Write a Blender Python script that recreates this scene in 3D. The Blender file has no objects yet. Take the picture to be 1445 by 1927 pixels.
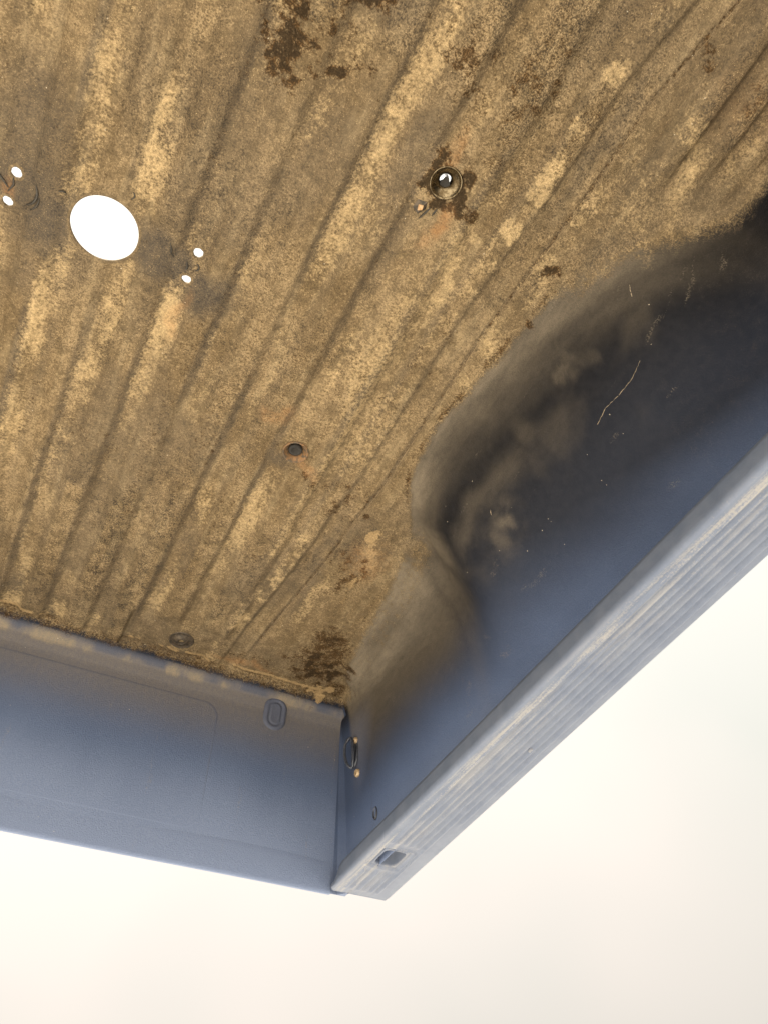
import bpy, bmesh, math, random
import numpy as np
from mathutils import Matrix, Vector

random.seed(7)
RNG = np.random.RandomState(11)
scene = bpy.context.scene

# ------------------------------------------------------------------ camera
CAM_Z = 1.25                        # phone held at chest height under the raised liner
cam_data = bpy.data.cameras.new("camera")
cam_data.sensor_fit = 'VERTICAL'
cam_data.sensor_height = 36.0
cam_data.lens = 1500.0 / 1927.0 * 36.0
cam_data.clip_start = 0.02
cam_data.clip_end = 5000
cam = bpy.data.objects.new("camera", cam_data)
scene.collection.objects.link(cam)
_r = Vector((0.88864, -0.45808, -0.02192)).normalized()
_f = Vector((0.31802, 0.58108, 0.74914)).normalized()
_u = _r.cross(_f).normalized()
cam.matrix_world = Matrix(((_r.x, _u.x, -_f.x, 0.0), (_r.y, _u.y, -_f.y, 0.0),
                           (_r.z, _u.z, -_f.z, CAM_Z), (0, 0, 0, 1)))
scene.camera = cam

# ------------------------------------------------------------------ sky, sun, exposure
SUN_EL, SUN_ROT = math.radians(48), math.radians(262)
EXPOSURE = 2.4
world = bpy.data.worlds.new("World")
scene.world = world
world.use_nodes = True
wn, wl = world.node_tree.nodes, world.node_tree.links
wn.clear()
w_out = wn.new('ShaderNodeOutputWorld')
w_sky = wn.new('ShaderNodeTexSky'); w_sky.sky_type = 'NISHITA'; w_sky.sun_disc = False
w_sky.sun_elevation = SUN_EL; w_sky.sun_rotation = SUN_ROT; w_sky.dust_density = 4.0
w_bg1 = wn.new('ShaderNodeBackground'); w_bg1.inputs['Strength'].default_value = 0.03
wl.new(w_sky.outputs[0], w_bg1.inputs['Color'])
w_tc = wn.new('ShaderNodeTexCoord')
w_nz = wn.new('ShaderNodeTexNoise'); w_nz.inputs['Scale'].default_value = 1.6; w_nz.inputs['Detail'].default_value = 3
wl.new(w_tc.outputs['Generated'], w_nz.inputs['Vector'])
w_rp = wn.new('ShaderNodeValToRGB')
w_rp.color_ramp.elements[0].position = 0.35; w_rp.color_ramp.elements[0].color = (0.89, 0.875, 0.795, 1)
w_rp.color_ramp.elements[1].position = 0.65; w_rp.color_ramp.elements[1].color = (1.09, 0.995, 0.895, 1)
wl.new(w_nz.outputs['Fac'], w_rp.inputs[0])
w_bg2 = wn.new('ShaderNodeBackground')
w_sp = wn.new('ShaderNodeSeparateXYZ'); wl.new(w_tc.outputs['Generated'], w_sp.inputs[0])
w_el = wn.new('ShaderNodeMapRange'); w_el.inputs['From Min'].default_value = 0.25; w_el.inputs['From Max'].default_value = 1.0
w_el.inputs['To Min'].default_value = 0.183; w_el.inputs['To Max'].default_value = 0.30      # overcast: brighter toward the zenith
wl.new(w_sp.outputs['Z'], w_el.inputs['Value'])
w_dt = wn.new('ShaderNodeVectorMath'); w_dt.operation = 'DOT_PRODUCT'; wl.new(w_tc.outputs['Generated'], w_dt.inputs[0])
w_dt.inputs[1].default_value = (math.sin(SUN_ROT) * math.cos(SUN_EL), math.cos(SUN_ROT) * math.cos(SUN_EL), math.sin(SUN_EL))
w_ss = wn.new('ShaderNodeMapRange'); w_ss.inputs['From Min'].default_value = -1; w_ss.inputs['From Max'].default_value = 1
w_ss.inputs['To Min'].default_value = 0.70; w_ss.inputs['To Max'].default_value = 1.19                        # and toward the veiled sun
wl.new(w_dt.outputs['Value'], w_ss.inputs['Value'])
w_pr = wn.new('ShaderNodeMath'); w_pr.operation = 'MULTIPLY'; wl.new(w_el.outputs[0], w_pr.inputs[0]); wl.new(w_ss.outputs[0], w_pr.inputs[1])
wl.new(w_pr.outputs[0], w_bg2.inputs['Strength'])
wl.new(w_rp.outputs[0], w_bg2.inputs['Color'])
w_mx = wn.new('ShaderNodeMixShader'); w_mx.inputs[0].default_value = 0.97   # white overcast veil over the blue
wl.new(w_bg1.outputs[0], w_mx.inputs[1]); wl.new(w_bg2.outputs[0], w_mx.inputs[2])
wl.new(w_mx.outputs[0], w_out.inputs['Surface'])

sun_data = bpy.data.lights.new("sun", 'SUN')
sun_data.energy = 5.0; sun_data.angle = math.radians(3); sun_data.color = (1.0, 0.95, 0.87)
sun = bpy.data.objects.new("sun", sun_data)
scene.collection.objects.link(sun)
_sd = Vector((math.sin(SUN_ROT) * math.cos(SUN_EL), math.cos(SUN_ROT) * math.cos(SUN_EL), math.sin(SUN_EL)))
sun.rotation_euler = (-_sd).to_track_quat('-Z', 'Y').to_euler()
sun.location = _sd * 20

vs = scene.view_settings
vs.view_transform = 'Standard'; vs.look = 'None'; vs.gamma = 1.0
vs.exposure = EXPOSURE; vs.use_curve_mapping = False
scene.cycles.max_bounces = 8
scene.cycles.diffuse_bounces = 6

# ------------------------------------------------------------------ helpers
def link(o): scene.collection.objects.link(o); return o

def mesh_obj(name, verts, faces, mat, parent=None, smooth=True):
    me = bpy.data.meshes.new(name)
    me.from_pydata([tuple(v) for v in verts], [], [tuple(f) for f in faces])
    me.update()
    if smooth: me.polygons.foreach_set('use_smooth', [True] * len(me.polygons))
    me.materials.append(mat)
    o = link(bpy.data.objects.new(name, me))
    if parent: attach(o, parent)
    return o

def attach(o, parent):
    o.parent = parent
    m = Matrix.Identity(4)
    p = parent
    chain = []
    while p is not None:
        chain.append(p); p = p.parent
    w = Matrix.Identity(4)
    for q in reversed(chain):
        w = w @ q.matrix_parent_inverse @ q.matrix_basis
    o.matrix_parent_inverse = w.inverted()

def lathe(profile, n=48):
    """profile: list of (r, h); returns verts, faces around local +Z"""
    v, f = [], []
    for r, h in profile:
        for k in range(n):
            a = 2 * math.pi * k / n
            v.append((r * math.cos(a), r * math.sin(a), h))
    for i in range(len(profile) - 1):
        for k in range(n):
            k2 = (k + 1) % n
            f.append((i * n + k, i * n + k2, (i + 1) * n + k2, (i + 1) * n + k))
    return v, f

def frame(origin, zaxis, xhint=(1, 0, 0)):
    z = Vector(zaxis).normalized(); x = Vector(xhint); x = (x - z * x.dot(z)).normalized(); y = z.cross(x)
    return Matrix(((x.x, y.x, z.x, origin[0]), (x.y, y.y, z.y, origin[1]), (x.z, y.z, z.z, origin[2]), (0, 0, 0, 1)))

def xf(verts, M): return [tuple(M @ Vector(v)) for v in verts]

def tube(points, radius, n=8, closed=False):
    pts = [Vector(p) for p in points]; m = len(pts); v, f = [], []
    for i, p in enumerate(pts):
        if closed: t = pts[(i + 1) % m] - pts[i - 1]
        else: t = pts[min(i + 1, m - 1)] - pts[max(i - 1, 0)]
        t.normalize()
        up = Vector((0, 0, 1)) if abs(t.z) < 0.9 else Vector((1, 0, 0))
        a = t.cross(up).normalized(); b = t.cross(a)
        r = radius(i / (m - 1)) if callable(radius) else radius
        for k in range(n):
            an = 2 * math.pi * k / n
            v.append(tuple(p + a * (r * math.cos(an)) + b * (r * math.sin(an))))
    segs = m if closed else m - 1
    for i in range(segs):
        j = (i + 1) % m
        for k in range(n):
            k2 = (k + 1) % n
            f.append((i * n + k, i * n + k2, j * n + k2, j * n + k))
    if not closed:
        f.append(tuple(range(n))); f.append(tuple(range((m - 1) * n, m * n)))
    return v, f

# ------------------------------------------------------------------ liner surface (height field)
#GEO-BEGIN
FLOOR_Z = CAM_Z + 1.20            # inner face of the bed floor (upside down: it is the ceiling)
RAIL_D = 0.47                     # depth of the bed, floor to rail
XC = -0.133                       # centre line of the bed
_E = np.array([(-.9, .70), (-.30, .70), (-.15, .71), (.00, .735), (.07, .735), (.13, .712), (.184, .655), (.273, .575), (.38, .532), (.55, .507), (.68, .493),
               (.76, .493), (.82, .506), (.868, .532), (.91, .556), (.955, .575), (1.1, .60), (1.30, .625), (1.41, .642), (1.445, .660), (1.47, .695), (1.7, .705)])
_ys = np.linspace(-.9, 1.7, 1301)
_ev = np.interp(_ys, _E[:, 0], _E[:, 1])
_k = np.exp(-0.5 * (np.arange(-30, 31) / 8.0) ** 2); _k /= _k.sum()
_ev = np.convolve(np.pad(_ev, 30, mode='edge'), _k, mode='valid')
_EW = np.array([(-.9, .70), (-.30, .70), (-.15, .71), (.00, .735), (.07, .735), (.13, .712), (.184, .655), (.273, .575), (.38, .532), (.55, .507), (.68, .493),
                (.76, .493), (.82, .506), (.868, .532), (.90, .565), (.93, .610), (.96, .66), (1.0, .76), (1.1, .95), (1.7, .95)])
_ES = np.array([(-.9, .95), (.70, .95), (.80, .72), (.86, .62), (.91, .585), (.955, .578), (1.1, .60), (1.30, .625), (1.41, .642), (1.445, .660), (1.47, .695), (1.7, .705)])
_ewv = np.convolve(np.pad(np.interp(_ys, _EW[:, 0], _EW[:, 1]), 30, mode='edge'), _k, mode='valid')
_esv = np.convolve(np.pad(np.interp(_ys, _ES[:, 0], _ES[:, 1]), 30, mode='edge'), _k, mode='valid')
def edge_x(y): return np.interp(y, _ys, _ev)
def sst(a, b, x):
    t = np.clip((x - a) / (b - a), 0, 1); return t * t * (3 - 2 * t)
def smax(a, b, k):
    h = np.clip(0.5 + 0.5 * (a - b) / k, 0, 1); return b * (1 - h) + a * h + k * h * (1 - h)
def smin(a, b, k): return -smax(-a, -b, k)

RIB0, RIBP = -0.003, 0.092
def rib_wave(x, y):
    """raised stripes of the floor, 0..1"""
    u = ((x - RIB0 + 0.012 * (y - .7)) / RIBP) % 1.0
    u = np.abs(u - np.round(u)) * RIBP
    return 1 - sst(0.012, 0.031, u)
def end_profile(y):
    return np.interp(y, [1.490, 1.506, 1.513, 1.519, 1.524, 1.531, 1.541, 1.549, 1.572], [0, .001, .008, .024, .040, .050, .060, .085, .485])
def groove_x(y): return np.interp(y, [-.9, -.05, .09, .29, .5, .86, 1.14, 1.36, 1.6], [.55, .508, .485, .484, .470, .470, .449, .427, .41])
def _rise_raw(x, y):
    well = sst(.02, .30, y) * (1 - sst(1.0, 1.10, y))
    def ramp_up(s, slope, r):
        return slope * (np.sqrt(s * s + r * r) + s) * 0.5 - slope * r * r / (2 * (np.abs(np.minimum(s, 0)) + r)) * 0.25
    ew = np.interp(y, _ys, _ewv); es = np.interp(y, _ys, _esv)
    rw = ramp_up(x - ew, 0.95 + 1.30 * well, .015 + .006 * well)
    rw = smin(rw, 0.15 + 0.95 * (x - .58) + (1 - well) * 0.9, 0.16)
    rs = ramp_up(x - es, .95, .016)
    rise = smax(rw, rs, .07) - .017 * np.exp(-((y - .93) / .1) ** 2) * 0
    return smax(rise, 9.0 * (x - .70), .06 + .16 * well)
_tx = np.arange(.25, .90, .004); _ty = np.arange(-.80, 1.66, .004)
_TX, _TY = np.meshgrid(_tx, _ty, indexing='ij')
_T0 = _rise_raw(_TX, _TY)
def _blur(A, sig):
    n = int(sig * 3); k = np.exp(-0.5 * (np.arange(-n, n + 1) / sig) ** 2); k /= k.sum()
    for ax in (0, 1):
        B = np.pad(A, [(n, n) if a == ax else (0, 0) for a in (0, 1)], mode='edge')
        A = sum(k[i] * np.take(B, range(i, i + A.shape[ax]), axis=ax) for i in range(2 * n + 1))
    return A
_wm = sst(.0, .2, _TY) * (1 - sst(.95, 1.15, _TY))
_Ts, _Tl = _blur(_T0, 1.6), _blur(_T0, 6.0)
_wm = _wm * sst(.02, .09, _Ts)
_T = _Ts * (1 - _wm) + _Tl * _wm
def _tab(x, y):
    u = np.clip((x - _tx[0]) / .004, 0, len(_tx) - 1.001); v = np.clip((y - _ty[0]) / .004, 0, len(_ty) - 1.001)
    i, j = u.astype(int), v.astype(int); a, b = u - i, v - j
    return (_T[i, j] * (1 - a) + _T[i + 1, j] * a) * (1 - b) + (_T[i, j + 1] * (1 - a) + _T[i + 1, j + 1] * a) * b
def depth(xw, y):
    x = np.where(xw < XC, 2 * XC - xw, xw) + 0.0
    y = y + 0.0 * x
    s = x - edge_x(y)
    rise = _tab(x, y)
    wall = 16.0 * (x - .705)
    d = smax(rise, wall, 0.04)
    fl = 1 - sst(-.05, .0, s)
    # floor ribs
    ribs = (1 - rib_wave(x, y) * (1 - sst(.30, .34, x))) * 0.0125 * (1 - sst(.345, .37, x))
    # wide plateau strip and seam toward the side
    g = x - groove_x(y)
    strip = sst(-.085, -.075, g) * (1 - sst(-.05, -.04, g)) * 0.0065 + sst(-.012, -.004, g) * 0.004
    strip = strip - 0.0035 * np.exp(-(g / .0030) ** 2)
    # short ribs between seam and wall near the tail
    sr = np.sin((x - .55) / .052 * 2 * math.pi) * 0.5 + 0.5
    short = sst(.25, .85, sr) * 0.010 * (1 - sst(.06, .17, y - (.0 if False else 0) - (0.62 - x) * .8)) * sst(.53, .56, x) 
    base = fl * (ribs * (1 - sst(1.38, 1.44, y) * (x > .14)) + strip) + short * (1 - sst(-.02, .03, s))
    # mounting pads (locally flattened)
    for (bx, by, rr, hh) in ((-.133, .605, .060, .007), (.003, .603, .034, .007), (.293, .313, .055, .006), (.290, .865, .055, .005), (.265, 1.464, .06, .004)):
        q = np.sqrt((x - bx) ** 2 + (y - by) ** 2)
        m = 1 - sst(rr * .75, rr * 1.25, q)
        base = base * (1 - m) + hh * m
    d = d + base
    # loose sag of the old plastic
    d = d + 0.0025 * np.sin(x * 7.1 + 1.3) * np.sin(y * 5.3 + .4) * fl
    # front wall and the chamfered corner
    yy = y + 0.0 * (1 - sst(.70, .704, x))
    e = end_profile(yy)
    q = ((x - .705) + (y - 1.549)) * 0.70711 + 0.006
    ch = 16.0 * q
    d = smax(d, ch, 0.03)
    d = smax(d, e, 0.012)
    return np.minimum(d, RAIL_D)
#GEO-END

# ------------------------------------------------------------------ grid
def lines(segs):
    out = []
    for a, b, st in segs:
        n = max(1, int(round((b - a) / st))); out += list(a + (b - a) * np.arange(n) / n)
    out.append(segs[-1][1]); return np.array(out)
GX = lines([(2 * XC - .7352, 2 * XC - .704, .0012), (2 * XC - .704, -.42, .012), (-.42, -.285, .006), (-.285, .670, .0036), (.670, .681, .0011), (.681, .704, .0034), (.704, .7352, .0006)])
GY = lines([(-.75, -.20, .012), (-.20, 1.50, .0036), (1.50, 1.549, .0014), (1.549, 1.5725, .0005)])
X, Y = np.meshgrid(GX, GY, indexing='ij')
D = depth(X, Y)
NXg, NYg = X.shape

def vnoise(x, y, sc, seed):
    """smooth value noise, 0..1"""
    rs = np.random.RandomState(seed); T = rs.rand(128, 128)
    u, v = x * sc + 37.3, y * sc + 51.7
    i, j = np.floor(u).astype(int), np.floor(v).astype(int)
    a, b = u - i, v - j
    a = a * a * (3 - 2 * a); b = b * b * (3 - 2 * b)
    g = lambda p, q: T[p % 128, q % 128]
    return (g(i, j) * (1 - a) + g(i + 1, j) * a) * (1 - b) + (g(i, j + 1) * (1 - a) + g(i + 1, j + 1) * a) * b
def fbm(x, y, sc, seed, oc=4):
    s, a, t = 0, 1.0, 0
    for o in range(oc):
        s = s + a * vnoise(x, y, sc * 2 ** o, seed + o); t += a; a *= .55
    return s / t
WX = (fbm(X, Y, 22, 5) - .5); WY = (fbm(X, Y, 22, 9) - .5)
def blob(cx, cy, rx, ry, ang=0, soft=.5, warp=.05):
    dx, dy = X - cx + WX * warp, Y - cy + WY * warp
    c, s = math.cos(ang), math.sin(ang)
    u, v = (dx * c + dy * s) / rx, (-dx * s + dy * c) / ry
    q = np.sqrt(u * u + v * v)
    return 1 - sst(1 - soft, 1 + soft, q)
def stroke(pts, w, soft=.6, warp=.02):
    """distance to a polyline, 1 on it"""
    dx, dy = X + WX * warp, Y + WY * warp
    best = np.full(X.shape, 9.0)
    for (ax, ay), (bx, by) in zip(pts[:-1], pts[1:]):
        vx, vy = bx - ax, by - ay
        t = np.clip(((dx - ax) * vx + (dy - ay) * vy) / (vx * vx + vy * vy), 0, 1)
        best = np.minimum(best, np.hypot(dx - ax - t * vx, dy - ay - t * vy))
    return 1 - sst(w * (1 - soft), w * (1 + soft), best)

S = np.where(X < XC, 2 * XC - X, X) - edge_x(Y)
RW = rib_wave(X, Y) * (X < .36)
n1 = fbm(X, Y * .45, 9, 21); n2 = fbm(X, Y * .3, 26, 31); n3 = fbm(X, Y, 5, 41); n4 = fbm(X, Y, 60, 51, 3)
# --- dust: sandy silt lying on the floor, thinning out on the walls and the wheel well
dust = 0.95 - 0.9 * sst(.016, .066, D) + 0.10 * (n1 - .5)
dust = np.where(Y > 1.515, np.minimum(dust, .8 * (1 - sst(.02, .05, D))), dust)
well_m = sst(.12, .3, Y) * (1 - sst(.88, 1.0, Y))
dust = np.minimum(dust, 1 - well_m * sst(.28, .42, Y) * sst(-.008, .014, S + .01 * WX))
farfil = sst(.93, 1.05, Y) * (X > .5) * (1 - sst(1.49, 1.51, Y))
dust = np.maximum(dust, (1 - sst(.10, .24, Y)) * (X > .5) * .8 * (1 - sst(.012, .04, D)))
dust = np.maximum(dust, farfil * .60 * (1 - sst(.004, .06, D + .03 * (n2 - .5))))
dust = np.minimum(dust, 1 - .75 * farfil * sst(.0, .02, S))
dust = dust - 0.12 * sst(.46, .36, n1)
# film: fine pale dust dried on to the plastic, thin and smooth
cont = fbm(S, Y * .10, 75, 501); cont2 = fbm(S, Y * .22, 150, 511, 3)
film = .62 * well_m * sst(-.015, .006, S) * (1 - sst(.0, .080, S + .012 * WX)) * (.45 + .75 * cont + .3 * (cont2 - .5))
film = np.maximum(film, .26 * np.exp(-((S - .095 - .02 * WX) / .014) ** 2) * sst(.55, .66, Y) * (1 - sst(.80, .88, Y)) * (.3 + 1.1 * cont))
film = np.maximum(film, .09 * well_m * (1 - sst(.05, .14, D)) * sst(.40, .70, fbm(S, Y * .3, 22, 521)))
film = np.maximum(film, .80 * blob(.522, .83, .045, .13, .15, .7, .03) * sst(-.015, .006, S) * (1 - sst(.01, .075, S)) * (.5 + .7 * cont))
film = np.maximum(film, .42 * (X > .5) * (1 - sst(.25, .36, Y)) * (1 - sst(.015, .055, D + .05 * (n2 - .5))))
film = np.maximum(film, farfil * .95 * (.6 + .55 * cont) * (1 - sst(.03, .14, D + .03 * (n2 - .5))) * (1 - .3 * blob(.66, 1.2, .02, .1, 0, .6)))
film = np.maximum(film, farfil * .40 * (1 - sst(.08, .30, D + .08 * (n3 - .5))))
for a in ((.584, .470, .012, .035, .25, .36), (.612, .715, .024, .030, .3, .30), (.63, .76, .03, .03, 0, .18)):
    film = np.maximum(film, a[5] * blob(*a[:5], 1.0, .04) * (.15 + 1.2 * sst(.3, .75, fbm(X, Y * .5, 60, 301))))
film = np.maximum(film, .20 * stroke([(.538, .385), (.552, .41), (.566, .44), (.577, .449), (.592, .43), (.600, .405)], .007, .9, .02) * (.3 + .9 * fbm(X, Y, 70, 305)))
film = np.maximum(film, .75 * blob(.585, .915, .045, .05, -.8, .8, .03) * (.5 + .7 * n2))
film = np.maximum(film, .45 * blob(.64, .97, .05, .06, -.6, .9, .03) * (.5 + .7 * n2))
film = np.maximum(film, .16 * well_m * sst(.45, .75, fbm(X, Y * .5, 16, 77)) * (1 - sst(.1, .3, D)))
# grey: rubbed clean round the hitch hole, dark plastic ghosting through; the broad blobs paint light falloff
grey = np.zeros_like(X)
for a in ((-.205, .63, .055, .065, .4, 1.0), (-.25, .585, .055, .06, 0, .95), (-.255, .50, .055, .09, 0, .75), (-.045, .605, .048, .045, -.4, 1.1), (.035, .635, .045, .042, .2, 1.05), (.60, .02, .16, .10, 0, .40), (.40, 1.44, .25, .05, 0, .35), (-.1, 1.44, .25, .06, 0, .40), (-.02, .53, .02, .07, 0, .55), (-.133, .605, .062, .062, 0, .35),
          (.275, .895, .022, .028, .3, .7), (.235, .31, .018, .10, 0, .6), (.26, .43, .022, .08, 0, .5), (.15, .3, .02, .08, 0, .3), (-.06, .38, .03, .08, 0, .4), (-.14, .36, .02, .1, 0, .35), (.13, .14, .05, .05, 0, .5),
          (.46, .14, .018, .14, 0, .55), (.455, .5, .012, .2, 0, .25), (.445, 1.12, .014, .16, -.08, .6), (.25, 1.43, .05, .025, 0, .35), (.0, .93, .06, .1, 0, .25), (-.11, 1.45, .03, .05, 0, .7), (.09, 1.46, .02, .05, 0, .6), (-.02, 1.47, .014, .04, 0, .7)):
    grey = np.maximum(grey, a[5] * blob(*a[:5], .7, .05))
wear = None
grey = np.maximum(grey, .48 * sst(.48, .68, fbm(X, Y * .5, 7, 123)) * (D < .03))
# --- wear: pale, dry rubbed sand along the rib crowns
pat = sst(.38, .66, n1)
wear = RW * (0.15 + 0.55 * pat) * (0.35 + .65 * sst(.3, .7, n2)) * .8
for (px, y0, y1, am) in ((-.187, .35, .92, .8), (-.095, .36, .95, .85), (-.003, .36, .80, .75), (.089, .5, .98, .35), (.181, .30, .55, .5), (.273, .42, .80, .55), (.181, .62, .9, .4)):
    wear = np.maximum(wear, am * RW * (np.abs(X - px) < .05) * sst(y0 - .06, y0 + .06, Y) * (1 - sst(y1 - .1, y1 + .08, Y)) * (.25 + .75 * sst(.3, .65, n2)))
wear = np.maximum(wear, .75 * RW * sst(1.43, 1.47, Y) * (X < .08))
g = X - groove_x(Y)
strip = sst(-.088, -.074, g) * (1 - sst(-.052, -.04, g))
wear = np.maximum(wear, strip * (.25 + .55 * sst(.02, .1, Y) * (1 - sst(.3, .5, Y)) + .65 * sst(1.0, 1.08, Y) * (1 - sst(1.3, 1.4, Y))) * (.15 + .85 * sst(.38, .62, fbm(X, Y, 28, 401))))
wear = np.maximum(wear, .60 * sst(.3, .6, fbm(X, Y, 24, 403)) * sst(-.005, .004, g) * (1 - sst(.02, .05, g)) * sst(.15, .3, Y) * (1 - sst(.5, .75, Y)))
for a in ((.585, .12, .02, .09, -.5, .55), (.64, .08, .018, .07, -.4, .5), (.555, .20, .03, .06, -.6, .45), (.33, .60, .03, .16, 0, .45), (.36, .42, .02, .14, 0, .5), (.40, .75, .035, .12, 0, .35), (.21, .40, .05, .07, 0, .3),
          (.36, .30, .03, .1, 0, .25), (.53, 1.02, .02, .06, -.3, .5), (.47, 1.2, .012, .08, 0, .5)):
    wear = np.maximum(wear, a[5] * blob(*a[:5], .7, .07) * (.5 + n2))
wear = wear * (1 - sst(1.498, 1.508, Y)) * (1 - .85 * grey)
# tan silt crust where the floor meets the front wall
crust = np.exp(-((Y - 1.503 - .01 * WX) / .006) ** 2) * (X < .64) * sst(.35, .55, fbm(X, Y, 30, 91))
crust = np.maximum(crust, blob(.61, 1.495, .05, .016, .2, .4) * sst(.4, .5, fbm(X, Y, 40, 95)))
crust = np.maximum(crust, blob(.635, 1.517, .012, .006, 0, .3, .02))
crust = np.maximum(crust, blob(.515, .985, .014, .02, 0, .3, .03) * .9)
crust = np.maximum(crust, .8 * blob(.53, 1.14, .012, .06, -.3, .5, .06) * sst(.4, .55, n2))
# --- stain: dark oily, damp patches, plus shade painted on flanks and edges
stain = np.zeros_like(X)
for a in ((.012, .252, .034, .068, -.3, 1.05), (.022, .30, .022, .030, 0, .95), (.020, .205, .032, .020, .4, .95), (.098, .220, .034, .036, 0, .9), (.10, .162, .046, .030, 0, 1.0), (.075, .27, .012, .02, 0, .6),
          (.25, .150, .055, .05, .3, .45), (.335, .145, .045, .07, 0, .45), (.42, .19, .02, .08, 0, .35), (-.05, .18, .05, .03, 0, .35), (.19, .10, .05, .05, 0, .35), (.31, .23, .04, .1, -.2, .3),
          (.53, .01, .02, .02, 0, .6), (.60, .03, .03, .05, 0, .35), (.60, 1.43, .09, .07, .0, .75), (.50, 1.10, .03, .09, 0, .55), (.45, 1.47, .16, .03, 0, .35), (.42, .93, .05, .06, 0, .5),
          (-.08, 1.0, .12, .07, .2, .25), (-.17, .95, .05, .12, 0, .25), (.05, 1.15, .1, .05, 0, .2), (.40, .62, .03, .2, 0, .3), (.52, .345, .022, .02, 0, .75), (.33, .90, .04, .018, -.5, .5)):
    stain = np.maximum(stain, a[5] * blob(*a[:5], .6, .12) * (.25 + 1.25 * sst(.28, .72, n4)))
for a in ((.268, .300, .016, .020, .3), (.322, .296, .018, .017, 0), (.326, .332, .020, .022, .4), (.300, .352, .016, .010, 0), (.265, .322, .010, .014, 0), (.296, .316, .030, .030, 0)):
    stain = np.maximum(stain, 1.25 * blob(*a, .35, .05) * sst(.25, .42, fbm(X, Y, 70, 63)))
stain = np.maximum(stain, 0 * blob(.296, .316, .046, .046, 0, .25, .07) * sst(.30, .46, fbm(X, Y, 55, 61)) * (1 - .9 * blob(.283, .30, .02, .035, .6, .5, .02) * 0))
for (px, py, rr) in ((.478, .945, .008), (.526, .442, .007), (.352, .338, .013), (.225, .168, .008), (.15, .93, .004)):
    stain = np.maximum(stain, .85 * blob(px, py, rr, rr, 0, .25, .01))
# rib flanks: damp dirt plus painted shade, darker on one side
fl_dirt_shade = np.clip(np.abs(np.gradient(RW, axis=0)) * 3, 0, 1)
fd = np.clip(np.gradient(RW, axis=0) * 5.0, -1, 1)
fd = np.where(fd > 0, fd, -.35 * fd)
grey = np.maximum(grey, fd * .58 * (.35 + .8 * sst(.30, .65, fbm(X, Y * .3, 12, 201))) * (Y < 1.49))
grey = np.maximum(grey, (S < -.01) * (Y < 1.44) * (.35 + .8 * n1) * np.maximum.reduce([.60 * np.exp(-((g + .046) / .007) ** 2), .55 * np.exp(-((g + .080) / .007) ** 2), .75 * np.exp(-(g / .005) ** 2)]))  # strip flanks and seam get the same painted shade
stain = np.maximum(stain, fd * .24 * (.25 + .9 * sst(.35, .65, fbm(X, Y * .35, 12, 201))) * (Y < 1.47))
stain = np.maximum(stain, (1 - RW) * (X < .34) * .30 * sst(.40, .65, fbm(X, Y * .4, 8, 207)) * (D < .03))
ed_ = np.exp(-((S + .004 + .006 * WX) / .007) ** 2)  # base edge of well and slope: shadow line painted in with dirt
stain = np.maximum(stain, ed_ * sst(.30, .40, Y) * (1 - sst(.86, .93, Y)) * .75 * sst(.3, .55, fbm(X, Y, 18, 531)))
stain = np.maximum(stain, ed_ * sst(1.03, 1.12, Y) * (1 - sst(1.42, 1.46, Y)) * .40)
stain = np.maximum(stain, .85 * blob(.575, 1.37, .055, .10, -.2, .6, .06) * (.5 + .8 * n4))
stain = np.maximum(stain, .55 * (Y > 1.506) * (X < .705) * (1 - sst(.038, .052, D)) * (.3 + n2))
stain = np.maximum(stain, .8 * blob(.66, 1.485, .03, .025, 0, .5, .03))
stain = np.maximum(stain, .7 * np.exp(-(g / .0028) ** 2) * (S < 0) * (Y < 1.42) * (D < .03))
# --- rust run-off
rust = np.maximum.reduce([.7 * blob(.315, .375, .012, .03, .2, .6, .04), .45 * blob(.285, .27, .012, .03, 0, .6, .04), .5 * blob(.325, .885, .03, .014, .5, .6, .04), .4 * blob(.23, .80, .03, .02, 0, .6, .06),
                         .4 * blob(.01, .70, .012, .05, 0, .6, .05), .5 * blob(.42, 1.485, .07, .012, 0, .6, .05), .10 * blob(.62, .03, .06, .06, 0, .7, .06), .5 * blob(-.27, .605, .008, .02, 0, .5, .02), .35 * blob(.53, 1.05, .04, .05, 0, .7, .06)])
# --- chalk: blue lens haze painted into the colour of the upper walls
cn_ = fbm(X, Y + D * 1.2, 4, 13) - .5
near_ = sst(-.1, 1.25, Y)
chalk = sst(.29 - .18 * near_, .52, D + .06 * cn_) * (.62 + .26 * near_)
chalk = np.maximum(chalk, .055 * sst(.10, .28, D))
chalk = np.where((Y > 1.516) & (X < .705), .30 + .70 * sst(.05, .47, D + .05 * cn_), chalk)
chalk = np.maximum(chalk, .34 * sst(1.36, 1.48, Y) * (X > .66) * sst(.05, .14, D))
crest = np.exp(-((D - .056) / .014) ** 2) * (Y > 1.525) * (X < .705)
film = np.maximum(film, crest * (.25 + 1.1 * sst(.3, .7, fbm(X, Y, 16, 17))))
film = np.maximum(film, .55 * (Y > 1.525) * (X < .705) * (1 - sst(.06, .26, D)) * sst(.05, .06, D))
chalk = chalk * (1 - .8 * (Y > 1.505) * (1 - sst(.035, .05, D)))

ATTR = dict(dust=dust, wear=np.clip(np.maximum(wear, 0), 0, 1), crust=np.clip(crust, 0, 1), stain=np.clip(stain, 0, 1), rust=np.clip(rust, 0, 1), chalk=np.clip(chalk, 0, 1), film=np.clip(film, 0, 1), grey=np.clip(grey, 0, 1))  # chalk is painted lens haze; stain and grey also hold painted shade

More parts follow.
